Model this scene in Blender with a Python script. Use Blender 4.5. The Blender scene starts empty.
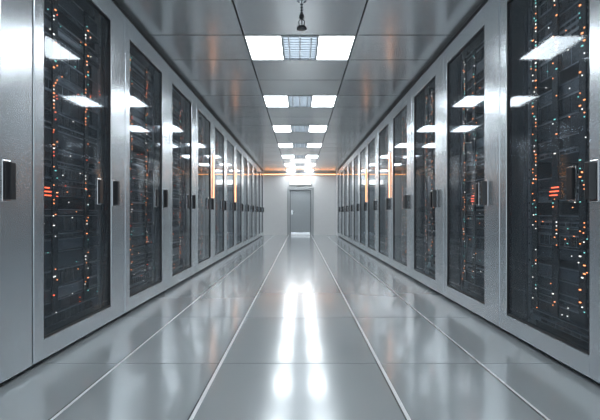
import bpy, bmesh, math, random
from mathutils import Vector
random.seed(7)
sc = bpy.context.scene
sc.view_settings.view_transform = 'Standard'
sc.view_settings.look = 'None'
COL = sc.collection

W = 1.62; HF = 0.953; HT = 2.853; YB = 18.9; Y0 = -2.9; P = 1.34

# ------------------------------------------------------------ materials
def base_mat(name):
    m = bpy.data.materials.new(name); m.use_nodes = True
    nt = m.node_tree
    for n in list(nt.nodes): nt.nodes.remove(n)
    out = nt.nodes.new('ShaderNodeOutputMaterial')
    return m, nt, out
def pbr(name, col, metal=0.0, rough=0.5, var=0.0, scale=(1,1,1), nscale=8, bump=0.0, island=0.0, spec=0.5, coat=0.0):
    m, nt, out = base_mat(name)
    b = nt.nodes.new('ShaderNodeBsdfPrincipled')
    b.inputs['Metallic'].default_value = metal
    b.inputs['Roughness'].default_value = rough
    b.inputs['Specular IOR Level'].default_value = spec
    b.inputs['Coat Weight'].default_value = coat
    b.inputs['Coat Roughness'].default_value = 0.09
    nt.links.new(b.outputs[0], out.inputs[0])
    tc = nt.nodes.new('ShaderNodeTexCoord')
    mp = nt.nodes.new('ShaderNodeMapping'); mp.inputs['Scale'].default_value = scale
    nt.links.new(tc.outputs['Object'], mp.inputs[0])
    nz = nt.nodes.new('ShaderNodeTexNoise'); nz.inputs['Scale'].default_value = nscale
    nz.inputs['Detail'].default_value = 3
    nt.links.new(mp.outputs[0], nz.inputs['Vector'])
    ramp = nt.nodes.new('ShaderNodeMapRange')
    ramp.inputs['To Min'].default_value = 1 - var; ramp.inputs['To Max'].default_value = 1 + var
    nt.links.new(nz.outputs['Fac'], ramp.inputs['Value'])
    fac = ramp.outputs[0]
    if island > 0:
        g = nt.nodes.new('ShaderNodeNewGeometry')
        r2 = nt.nodes.new('ShaderNodeMapRange')
        r2.inputs['To Min'].default_value = 1 - island; r2.inputs['To Max'].default_value = 1 + island
        nt.links.new(g.outputs['Random Per Island'], r2.inputs['Value'])
        mu = nt.nodes.new('ShaderNodeMath'); mu.operation = 'MULTIPLY'
        nt.links.new(fac, mu.inputs[0]); nt.links.new(r2.outputs[0], mu.inputs[1]); fac = mu.outputs[0]
    vm = nt.nodes.new('ShaderNodeVectorMath'); vm.operation = 'SCALE'
    vm.inputs[0].default_value = col
    nt.links.new(fac, vm.inputs['Scale'])
    nt.links.new(vm.outputs[0], b.inputs['Base Color'])
    if bump > 0:
        bp = nt.nodes.new('ShaderNodeBump'); bp.inputs['Strength'].default_value = bump
        bp.inputs['Distance'].default_value = 0.002
        nt.links.new(nz.outputs['Fac'], bp.inputs['Height']); nt.links.new(bp.outputs[0], b.inputs['Normal'])
    return m
def emit(name, col, s, sample=True):
    m, nt, out = base_mat(name)
    e = nt.nodes.new('ShaderNodeEmission'); e.inputs[0].default_value = (*col, 1); e.inputs[1].default_value = s
    nt.links.new(e.outputs[0], out.inputs[0])
    if not sample: m.cycles.emission_sampling = 'NONE'
    return m
def glass(name):
    m, nt, out = base_mat(name)
    t = nt.nodes.new('ShaderNodeBsdfTransparent'); t.inputs[0].default_value = (0.80, 0.84, 0.87, 1)
    g = nt.nodes.new('ShaderNodeBsdfGlossy'); g.inputs['Roughness'].default_value = 0.05
    g.inputs[0].default_value = (0.80, 0.86, 0.90, 1)
    df = nt.nodes.new('ShaderNodeBsdfDiffuse'); df.inputs[0].default_value=(0.42,0.47,0.52,1)
    hz = nt.nodes.new('ShaderNodeMixShader'); hz.inputs[0].default_value=0.045
    nt.links.new(t.outputs[0], hz.inputs[1]); nt.links.new(df.outputs[0], hz.inputs[2])
    lw = nt.nodes.new('ShaderNodeLayerWeight'); lw.inputs[0].default_value = 0.5
    p = nt.nodes.new('ShaderNodeMath'); p.operation = 'POWER'; p.inputs[1].default_value = 3.6
    nt.links.new(lw.outputs['Facing'], p.inputs[0])
    q = nt.nodes.new('ShaderNodeMath'); q.operation = 'MULTIPLY_ADD'; q.inputs[1].default_value = 0.80; q.inputs[2].default_value = 0.0
    nt.links.new(p.outputs[0], q.inputs[0])
    # only the outer face of the pane mirrors
    ge = nt.nodes.new('ShaderNodeNewGeometry')
    inv = nt.nodes.new('ShaderNodeMath'); inv.operation='SUBTRACT'; inv.inputs[0].default_value=1.0
    nt.links.new(ge.outputs['Backfacing'], inv.inputs[1])
    mu = nt.nodes.new('ShaderNodeMath'); mu.operation='MULTIPLY'
    nt.links.new(q.outputs[0], mu.inputs[0]); nt.links.new(inv.outputs[0], mu.inputs[1])
    mx = nt.nodes.new('ShaderNodeMixShader')
    nt.links.new(mu.outputs[0], mx.inputs[0]); nt.links.new(hz.outputs[0], mx.inputs[1]); nt.links.new(g.outputs[0], mx.inputs[2])
    nt.links.new(mx.outputs[0], out.inputs[0])
    return m

M = dict(
 steel = pbr('brushed_steel', (0.72,0.775,0.81), 0.86, 0.25, 0.10, (60,60,1.0), 3),
 body = pbr('cabinet_body_dark', (0.07,0.078,0.085), 0.3, 0.4, 0.1),
 rail = pbr('rack_rail', (0.30,0.32,0.345), 0.6, 0.35, 0.1),
 srv = pbr('server_black', (0.085,0.095,0.11), 0.4, 0.36, 0.15, island=0.4),
 srv2 = pbr('server_grey', (0.30,0.325,0.35), 0.5, 0.30, 0.15, island=0.4),
 slot = pbr('vent_black', (0.02,0.024,0.028), 0.1, 0.5),
 black = pbr('handle_black', (0.025,0.027,0.03), 0.2, 0.35, coat=0.3),
 chrome = pbr('chrome', (0.7,0.72,0.74), 1.0, 0.15),
 gasket = pbr('gasket_rubber', (0.02,0.022,0.025), 0.0, 0.5),
 cable = pbr('cable_sheath', (0.03,0.035,0.045), 0.0, 0.45),
 glass = glass('tinted_glass'),
 tile = pbr('floor_gloss_tile', (0.48,0.52,0.54), 0.38, 0.19, 0.06, (1,1,1), 1.3, island=0.07, coat=0.4),
 grout = pbr('floor_joint_dark', (0.06,0.063,0.067), 0.0, 0.6),
 inlay = pbr('floor_inlay_metal', (0.95,0.97,0.98), 0.2, 0.3),
 ceil = pbr('ceiling_panel_metal', (0.67,0.69,0.70), 0.72, 0.21, 0.04, (1,1,1), 2, island=0.12),
 cjoint = pbr('ceiling_joint', (0.015,0.016,0.018), 0.0, 0.6),
 cframe = pbr('ceiling_trim_grey', (0.40,0.42,0.43), 0.5, 0.35),
 wall = pbr('wall_paint', (0.80,0.81,0.81), 0.0, 0.45, 0.03),
 door = pbr('door_paint_grey', (0.42,0.46,0.48), 0.2, 0.35, 0.04),
 lite = emit('diffuser_white', (0.91,0.96,1.0), 16.0),
 emitter = emit('wall_lamp_white', (1.0,0.97,0.93), 4.0),
 litedim = emit('louvre_lamp', (0.72,0.85,1.0), 4.0),
 warm = emit('flare_warm', (1.0,0.40,0.13), 8.0),  # glow of the added flare strip and bars, not a real fitting
 led_o = emit('led_orange', (1.0,0.28,0.09), 6.0, False),
 led_r = emit('led_red', (1.0,0.12,0.05), 5.0, False),
 led_c = emit('led_cyan', (0.30,0.9,0.8), 2.4, False),
 led_w = emit('led_white', (1.0,0.88,0.78), 4.5, False),
)

# ------------------------------------------------------------ mesh builder
class MB:
    def __init__(s): s.v=[]; s.f=[]; s.m=[]; s.mats=[]
    def mi(s,k):
        if k not in s.mats: s.mats.append(k)
        return s.mats.index(k)
    def box(s,x0,x1,y0,y1,z0,z1,k):
        if x0>x1: x0,x1=x1,x0
        if y0>y1: y0,y1=y1,y0
        b=len(s.v)
        s.v += [(x0,y0,z0),(x1,y0,z0),(x1,y1,z0),(x0,y1,z0),(x0,y0,z1),(x1,y0,z1),(x1,y1,z1),(x0,y1,z1)]
        s.f += [tuple(b+i for i in q) for q in ((0,3,2,1),(4,5,6,7),(0,1,5,4),(1,2,6,5),(2,3,7,6),(3,0,4,7))]
        s.m += [s.mi(k)]*6
    def tube(s,pts,r,k,n=8,cap=True):
        b=len(s.v); rs = r if isinstance(r,(list,tuple)) else [r]*len(pts)
        pts=[Vector(p) for p in pts]
        for i,p in enumerate(pts):
            d=(pts[min(i+1,len(pts)-1)]-pts[max(i-1,0)])
            if d.length<1e-9: d=Vector((0,0,1))
            d.normalize()
            a=Vector((0,1,0)) if abs(d.y)<0.9 else Vector((1,0,0))
            u=d.cross(a).normalized(); w=d.cross(u)
            for j in range(n):
                t=2*math.pi*j/n
                s.v.append(tuple(p+u*math.cos(t)*rs[i]+w*math.sin(t)*rs[i]))
        for i in range(len(pts)-1):
            for j in range(n):
                s.f.append((b+i*n+j,b+i*n+(j+1)%n,b+(i+1)*n+(j+1)%n,b+(i+1)*n+j)); s.m.append(s.mi(k))
        if cap:
            s.f.append(tuple(b+j for j in range(n))[::-1]); s.m.append(s.mi(k))
            e=b+(len(pts)-1)*n
            s.f.append(tuple(e+j for j in range(n))); s.m.append(s.mi(k))
    def mesh(s,name):
        me=bpy.data.meshes.new(name); me.from_pydata(s.v,[],s.f)
        for k in s.mats: me.materials.append(M[k])
        me.polygons.foreach_set('material_index',s.m)
        bm=bmesh.new(); bm.from_mesh(me); bmesh.ops.recalc_face_normals(bm,faces=bm.faces); bm.to_mesh(me); bm.free()
        me.update(); return me
def obj(name,me,parent=None,loc=(0,0,0),bevel=0):
    o=bpy.data.objects.new(name,me); COL.objects.link(o); o.location=loc
    if parent: o.parent=parent
    if bevel:
        b=o.modifiers.new('bevel','BEVEL'); b.width=bevel; b.segments=2; b.limit_method='ANGLE'
    return o
def empty(name,loc=(0,0,0)):
    e=bpy.data.objects.new(name,None); COL.objects.link(e); e.location=loc; e.empty_display_size=0.2; return e

# ------------------------------------------------------------ floor
XW = W+1.10
m=MB()
m.box(-XW,XW,Y0,YB+0.1,-0.12,-0.012,'grout')
xs=[-XW,-1.15,-0.505,0.505,1.15,XW]
ys=[2.68+1.2*k for k in range(-5,14)]
ys=[Y0]+[y for y in ys if Y0+0.1<y<YB-0.2]+[YB+0.1]
for i in range(5):
    for j in range(len(ys)-1):
        g=0.0035
        m.box(xs[i]+g,xs[i+1]-g,ys[j]+g,ys[j+1]-g,-0.012,0.0,'tile')
obj('floor',m.mesh('floor'))
for n,x in enumerate(xs[1:-1]):
    m=MB(); w=0.009 if abs(x)<1 else 0.007
    m.box(x-w,x+w,Y0,YB,-0.004,0.0015,'inlay')
    m.box(x-w-0.008,x-w-0.001,Y0,YB,-0.004,0.001,'gasket')
    obj('trim_%d'%(n+1),m.mesh('floor_inlay'))

# ------------------------------------------------------------ ceiling
LN=[4.46+2.274*k for k in range(-3,7)]; LD=0.72; LX=0.60  # last panel, by the end wall, is added to brighten the far end
rows=[Y0]
for a in LN: rows += [a,a+LD,a+LD+0.777]
rows=[r for r in rows if Y0<=r<YB-0.05]+[YB+0.1]
rows=sorted(set(rows))
m=MB()
cx=[-XW,-LX,LX,XW]
for i in range(3):
    for j in range(len(rows)-1):
        if i==1 and any(abs(rows[j]-a)<1e-6 for a in LN): continue
        g=0.008
        m.box(cx[i]+g,cx[i+1]-g,rows[j]+g,rows[j+1]-g,HT,HT+0.02,'ceil')
m.box(-XW,XW,Y0,YB+0.1,HT+0.13,HT+0.18,'cjoint')
for j in rows[1:-1]:
    m.box(-XW,XW,j-0.02,j+0.02,HT+0.0205,HT+0.03,'cjoint')
for x in (-LX,LX):
    m.box(x-0.02,x+0.02,Y0,YB,HT+0.0205,HT+0.03,'cjoint')
obj('ceiling',m.mesh('ceiling'))

# ceiling lights
mf=MB(); 
t=0.018
mf.box(-LX+.002,LX-.002,0.002,t,-0.006,0.08,'cframe'); mf.box(-LX+.002,LX-.002,LD-t,LD-.002,-0.006,0.08,'cframe')
mf.box(-LX+.002,-LX+t,t,LD-t,-0.006,0.08,'cframe'); mf.box(LX-t,LX-.002,t,LD-t,-0.006,0.08,'cframe')
for x in (-0.195,0.195): mf.box(x-0.012,x+0.012,t,LD-t,-0.004,0.08,'cframe')
mf.box(-LX+.002,LX-.002,0.002,LD-.002,0.08,0.09,'cframe')
fme=mf.mesh('light_frame')
md=MB(); md.box(-LX+t,-0.207,t,LD-t,0.004,0.016,'lite'); md.box(0.207,LX-t,t,LD-t,0.004,0.016,'lite'); dme=md.mesh('light_diffusers')
mg=MB()
mg.box(-0.183,0.183,t,LD-t,0.03,0.038,'litedim')
for k in range(10):
    y=t+(LD-2*t)*(k+0.5)/10; mg.box(-0.183,0.183,y-0.009,y+0.009,0.0,0.024,'cframe')
for k in range(3):
    x=-0.183+0.366*(k+0.5)/3; mg.box(x-0.007,x+0.007,t,LD-t,-0.002,0.026,'inlay')
gme=mg.mesh('light_louvre')
for a in LN:
    e=empty('ceiling_light_panel',(0,a,HT))
    obj('frame',fme,e); obj('diffusers',dme,e); obj('louvre',gme,e)

# sprinkler pendant hanging from ceiling
e=empty('ceiling_sprinkler',(0.015,3.72,HT))
m=MB()
m.tube([(0,0,0),(0,0,-0.012),(0,0,-0.02)],[0.045,0.045,0.02],'chrome',20)
m.tube([(0,0,-0.01),(0,0,-0.13)],0.007,'rail',10)
for k in range(4):
    z=-0.04-0.025*k
    m.tube([(0,0,z),(0,0,z-0.006),(0,0,z-0.012)],[0.009,0.014,0.009],'black',12)
m.tube([(0,0,-0.13),(0,0,-0.14),(0,0,-0.165),(0,0,-0.175)],[0.010,0.022,0.022,0.012],'black',16)
m.tube([(0,0,-0.17),(0,0,-0.235)],0.006,'chrome',8)
for s in (-1,1):
    m.tube([(0.01*s,0,-0.172),(0.026*s,0,-0.195),(0.022*s,0,-0.225),(0.004*s,0,-0.24)],0.004,'black',8)
m.tube([(0,0,-0.235),(0,0,-0.245),(0,0,-0.262),(0,0,-0.268)],[0.012,0.042,0.046,0.02],'black',20)
obj('sprinkler_head',m.mesh('sprinkler_head'),e)

# ------------------------------------------------------------ walls
def wall(name,x0,x1,y0,y1):
    m=MB(); m.box(x0,x1,y0,y1,0,HT+0.18,'wall'); return obj(name,m.mesh(name))
wall('wall_left',-XW-0.1,-XW,Y0,YB+0.1)
wall('wall_right',XW,XW+0.1,Y0,YB+0.1)
# back wall with door opening
DX0,DX1,DZ=-0.58,0.62,2.16
m=MB()
m.box(-XW,DX0,YB,YB+0.1,0,HT,'wall'); m.box(DX1,XW,YB,YB+0.1,0,HT,'wall'); m.box(DX0,DX1,YB,YB+0.1,DZ,HT,'wall')
obj('wall_back',m.mesh('wall_back'))
m=MB()
m.box(-W,DX0-0.001,YB-0.012,YB-0.001,0.001,0.1,'wall'); m.box(DX1+0.001,W,YB-0.012,YB-0.001,0.001,0.1,'wall')
obj('baseboard_back',m.mesh('baseboard_back'))
e=empty('door_1',(0,YB,0))
m=MB()
f=0.13
m.box(DX0+.002,DX0+f,-0.03,0.09,0.002,DZ-.002,'cframe'); m.box(DX1-f,DX1-.002,-0.03,0.09,0.002,DZ-.002,'cframe'); m.box(DX0+f,DX1-f,-0.03,0.09,DZ-f,DZ-.002,'cframe')
obj('door_frame',m.mesh('door_frame'),e,bevel=0.004)
m=MB()
a,b,zt=DX0+f+.02,DX1-f-.02,DZ-f-.02
m.box(a,b,0.03,0.07,0.006,zt,'door')
m.box(a+.1,b-.1,0.022,0.03,1.05,zt-.14,'door'); m.box(a+.1,b-.1,0.022,0.03,0.14,0.92,'door')
m.box(a+.02,b-.02,0.024,0.03,0.02,0.12,'chrome')
m.box(DX0+f,DX1-f,0.075,0.09,0.002,DZ-f,'gasket')
obj('door_leaf',m.mesh('door_leaf'),e,bevel=0.003)
m=MB()
hx=a+0.07
m.box(hx-.025,hx+.025,0.018,0.03,0.93,1.13,'chrome'); m.tube([(hx,0.02,1.04),(hx,-0.04,1.04)],0.011,'chrome'); m.tube([(hx,-0.04,1.04),(hx+.13,-0.04,1.04)],0.010,'chrome')
obj('door_lever',m.mesh('door_lever'),e)
# wall lamp above door
e=empty('wall_lamp',(0.02,YB,2.38))
m=MB(); m.box(-0.50,0.50,-0.06,-0.001,-0.14,0.14,'cframe'); obj('housing',m.mesh('housing'),e,bevel=0.006)
m=MB(); m.box(-0.47,0.47,-0.075,-0.061,-0.11,0.11,'emitter'); obj('diffuser',m.mesh('diffuser'),e)
# added glowing strip across top of end wall, standing in for warm flare
e=empty('flare_strip',(0,YB,2.72))
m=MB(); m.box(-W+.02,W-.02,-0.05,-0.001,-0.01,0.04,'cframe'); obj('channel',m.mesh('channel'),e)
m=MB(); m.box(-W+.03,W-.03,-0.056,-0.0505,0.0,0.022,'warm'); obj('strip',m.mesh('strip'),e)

# ------------------------------------------------------------ server cabinets
ZB,ZT=0.07,2.79; SN=0.10; GZ0,GZ1=0.16,2.62
def cab_meshes(side,var):
    s = -1 if side=='L' else 1
    rnd=random.Random(100*var+(3 if s>0 else 0))
    SWs = 0.275
    if s<0: g0,g1=0.008+SN,P-0.008-SWs
    else:   g0,g1=0.008+SWs,P-0.008-SN
    D=lambda d: s*d
    out={}
    def B(m,d0,d1,u0,u1,z0,z1,k): m.box(D(d0),D(d1),u0,u1,z0,z1,k)
    # body
    m=MB()
    B(m,0.05,1.05,0.006,0.026,ZB,ZT,'body'); B(m,0.05,1.05,P-0.026,P-0.006,ZB,ZT,'body')
    B(m,1.03,1.05,0.026,P-0.026,ZB,ZT,'body')
    B(m,0.05,1.03,0.026,P-0.026,ZT-0.02,ZT,'body'); B(m,0.05,1.03,0.026,P-0.026,ZB,ZB+0.02,'body')
    B(m,0.05,1.0,0.03,P-0.03,0.002,ZB,'gasket')      # plinth
    B(m,0.02,1.0,0.0,P,ZT+0.006,HT-0.003,'gasket')   # header
    out['body']=m
    # door frame
    m=MB()
    B(m,0,0.045,0.008,g0,ZB-0.035,ZT,'steel'); B(m,0,0.045,g1,P-0.008,ZB-0.035,ZT,'steel')
    B(m,0,0.045,g0,g1,GZ1,ZT,'steel'); B(m,0,0.045,g0,g1,ZB-0.035,GZ0,'steel')
    out['door_frame']=m
    m=MB(); q=0.012
    B(m,0.004,0.04,g0,g0+q,GZ0,GZ1,'gasket'); B(m,0.004,0.04,g1-q,g1,GZ0,GZ1,'gasket')
    B(m,0.004,0.04,g0+q,g1-q,GZ1-q,GZ1,'gasket'); B(m,0.004,0.04,g0+q,g1-q,GZ0,GZ0+q,'gasket')
    out['gasket']=m
    m=MB(); B(m,0.016,0.022,g0+q,g1-q,GZ0+q,GZ1-q,'glass'); out['door_glass']=m
    # handle
    m=MB()
    hu = g1+0.045 if s<0 else g0-0.045
    hz0,hz1=1.02,1.25
    B(m,-0.006,0.0,hu-0.032,hu+0.032,hz0,hz1,'chrome')
    B(m,-0.045,-0.006,hu-0.020,hu+0.020,hz0+0.012,hz1-0.012,'black')
    lu = g1-0.20 if s<0 else g0+0.16
    B(m,0.004,0.016,lu-0.035,lu+0.035,hz0+0.01,hz1-0.01,'chrome')
    B(m,-0.012,0.004,lu-0.027,lu+0.027,hz0+0.02,hz1-0.02,'black')
    out['handle']=m
    # rack + servers
    m=MB()
    r0,r1=0.17,P-0.17
    for u in (r0,r1):
        B(m,0.15,0.19,u-0.02,u+0.02,ZB+0.02,ZT-0.02,'rail'); B(m,0.85,0.89,u-0.02,u+0.02,ZB+0.02,ZT-0.02,'rail')
        for k in range(40):
            z=0.15+k*0.063
            B(m,0.147,0.151,u-0.006,u+0.006,z,z+0.016,'slot')
    out['rack_rails']=m
    m=MB(); led=MB()
    z=0.16
    while z<2.62:
        h=rnd.choice([0.044,0.044,0.088,0.088,0.132])
        if rnd.random()<0.10: z+=h; continue
        k='srv2' if rnd.random()<(0.30 if s<0 else 0.45) else 'srv'
        d=0.145+rnd.uniform(0,0.01)
        B(m,d,0.80,r0+0.024,r1-0.024,z,z+h-0.006,k)
        B(m,d-0.02,d-0.001,r0+0.026,r0+0.05,z+0.004,z+h-0.010,'rail'); B(m,d-0.02,d-0.001,r1-0.05,r1-0.026,z+0.004,z+h-0.010,'rail')
        B(m,d-0.008,d-0.0005,r0+0.06,r1-0.06,z+h-0.014,z+h-0.008,'rail')
        nb=rnd.choice([6,8,12])
        ww=(r1-r0-0.30)/nb
        if rnd.random()<0.75:
            for b in range(nb):
                u=r0+0.15+b*ww
                B(m,d-0.004,d-0.0005,u+0.006,u+ww-0.006,z+0.007,z+h-0.018,'slot')
        z+=h
    out['servers']=m
    m=led
    cols = [(0.24,0.95),(0.42,0.5),(0.86,0.5)] if s<0 else [(0.50,0.55),(0.78,0.5),(1.03,0.8)]
    for ci,(u,dens) in enumerate(cols):
        z=0.3
        while z<2.55:
            z+=0.026
            if rnd.random()<dens*(0.65 if z<1.6 else 0.9):
                r=rnd.random()
                if s<0: k='led_o' if r<0.60 else ('led_w' if r<0.80 else ('led_r' if r<0.9 else 'led_c'))
                else: k='led_o' if r<0.45 else ('led_c' if r<0.70 else 'led_w')
                uu=u+rnd.choice([0,0,0.02,0.04]); w=rnd.choice([0.003,0.004,0.008])
                B(m,0.118,0.122,uu-w,uu+w,z-0.0027,z+0.0027,k)
    for _ in range(60):
        u=rnd.uniform(r0+.06,r1-.06); z=rnd.uniform(0.2,2.55); k=rnd.choice(['led_o','led_o','led_c','led_w'] if s>0 else ['led_o','led_w','led_r','led_c'])
        B(m,0.118,0.122,u-0.003,u+0.003,z-0.0025,z+0.0025,k)
    su = 0.33 if s<0 else 0.80
    for i,(a,b) in enumerate([(-.05,.03),(-.05,.05),(-.035,.05)]):
        zz=1.13-0.026*i
        B(m,0.114,0.118,su+a,su+b,zz,zz+0.007,'led_r')
    out['status_leds']=m
    m=MB()
    for u in [c[0]+0.01 for c in cols]:
        B(m,0.123,0.135,u-0.016,u+0.046,0.25,2.6,'slot')
    B(m,0.119,0.135,su-0.07,su+0.07,1.05,1.17,'slot')
    out['status_panel']=m
    m=MB()
    for c in range(6):
        u=(r0-0.05 if c%2 else r1+0.05)+rnd.uniform(-0.02,0.02); dd=0.13+rnd.uniform(-0.01,0.05)
        pts=[(D(dd+0.012*math.sin(i*0.8+c)),u+0.014*math.sin(i*0.6+c*2),0.12+i*0.16) for i in range(16)]
        m.tube(pts,0.008,'cable',6)
    out['cables']=m
    return {k:v.mesh('cabinet_'+k) for k,v in out.items()}
NV=3
CM={(s,v):cab_meshes(s,v) for s in 'LR' for v in range(NV)}
starts={'L':[2.55+P*k for k in range(-3,12)],'R':[2.07+P*k for k in range(-3,12)]}
for s in 'LR':
    sg=-1 if s=='L' else 1
    for i,y in enumerate(starts[s]):
        e=empty('server_cabinet',(sg*W,y,0))
        for k,me in CM[(s,i%NV)].items():
            obj(k,me,e,bevel=(0.004 if k in('door_frame','handle') else 0))
    ye=starts[s][-1]+P
    e=empty('filler_panel',(sg*W,ye,0)); m=MB()
    L=YB-ye
    m.box(0,sg*0.04,0.006,L-0.02,0.002,HT-0.003,'wall'); m.box(sg*0.001,-sg*0.004,0.03,L-0.04,0.12,HT-0.12,'wall')
    obj('panel',m.mesh('filler'),e,bevel=0.002)

# made-up glowing bars on some door stiles, imitating orange lens flare and glow
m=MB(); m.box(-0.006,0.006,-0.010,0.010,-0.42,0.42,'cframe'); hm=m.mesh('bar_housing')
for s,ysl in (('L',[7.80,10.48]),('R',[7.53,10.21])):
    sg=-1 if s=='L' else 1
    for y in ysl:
        e=empty('flare_bar',(sg*(W-0.0075),y,1.65))
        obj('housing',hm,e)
        m=MB(); m.box(-sg*0.0065,-sg*0.012,-0.005,0.005,-0.40,0.40,'warm'); obj('emitter',m.mesh('bar_emitter'),e)

# ------------------------------------------------------------ world, camera
w=bpy.data.worlds.new('World'); sc.world=w; w.use_nodes=True
bg=w.node_tree.nodes['Background']; bg.inputs[0].default_value=(0.77,0.85,0.91,1); bg.inputs[1].default_value=1.5

cd=bpy.data.cameras.new('camera'); cam=bpy.data.objects.new('camera',cd); COL.objects.link(cam)
cam.location=(0,0,HF); cam.rotation_euler=(math.radians(90),0,0)
cd.sensor_width=36; cd.lens=25.2; cd.shift_y=4/600; cd.clip_start=0.02
sc.camera=cam
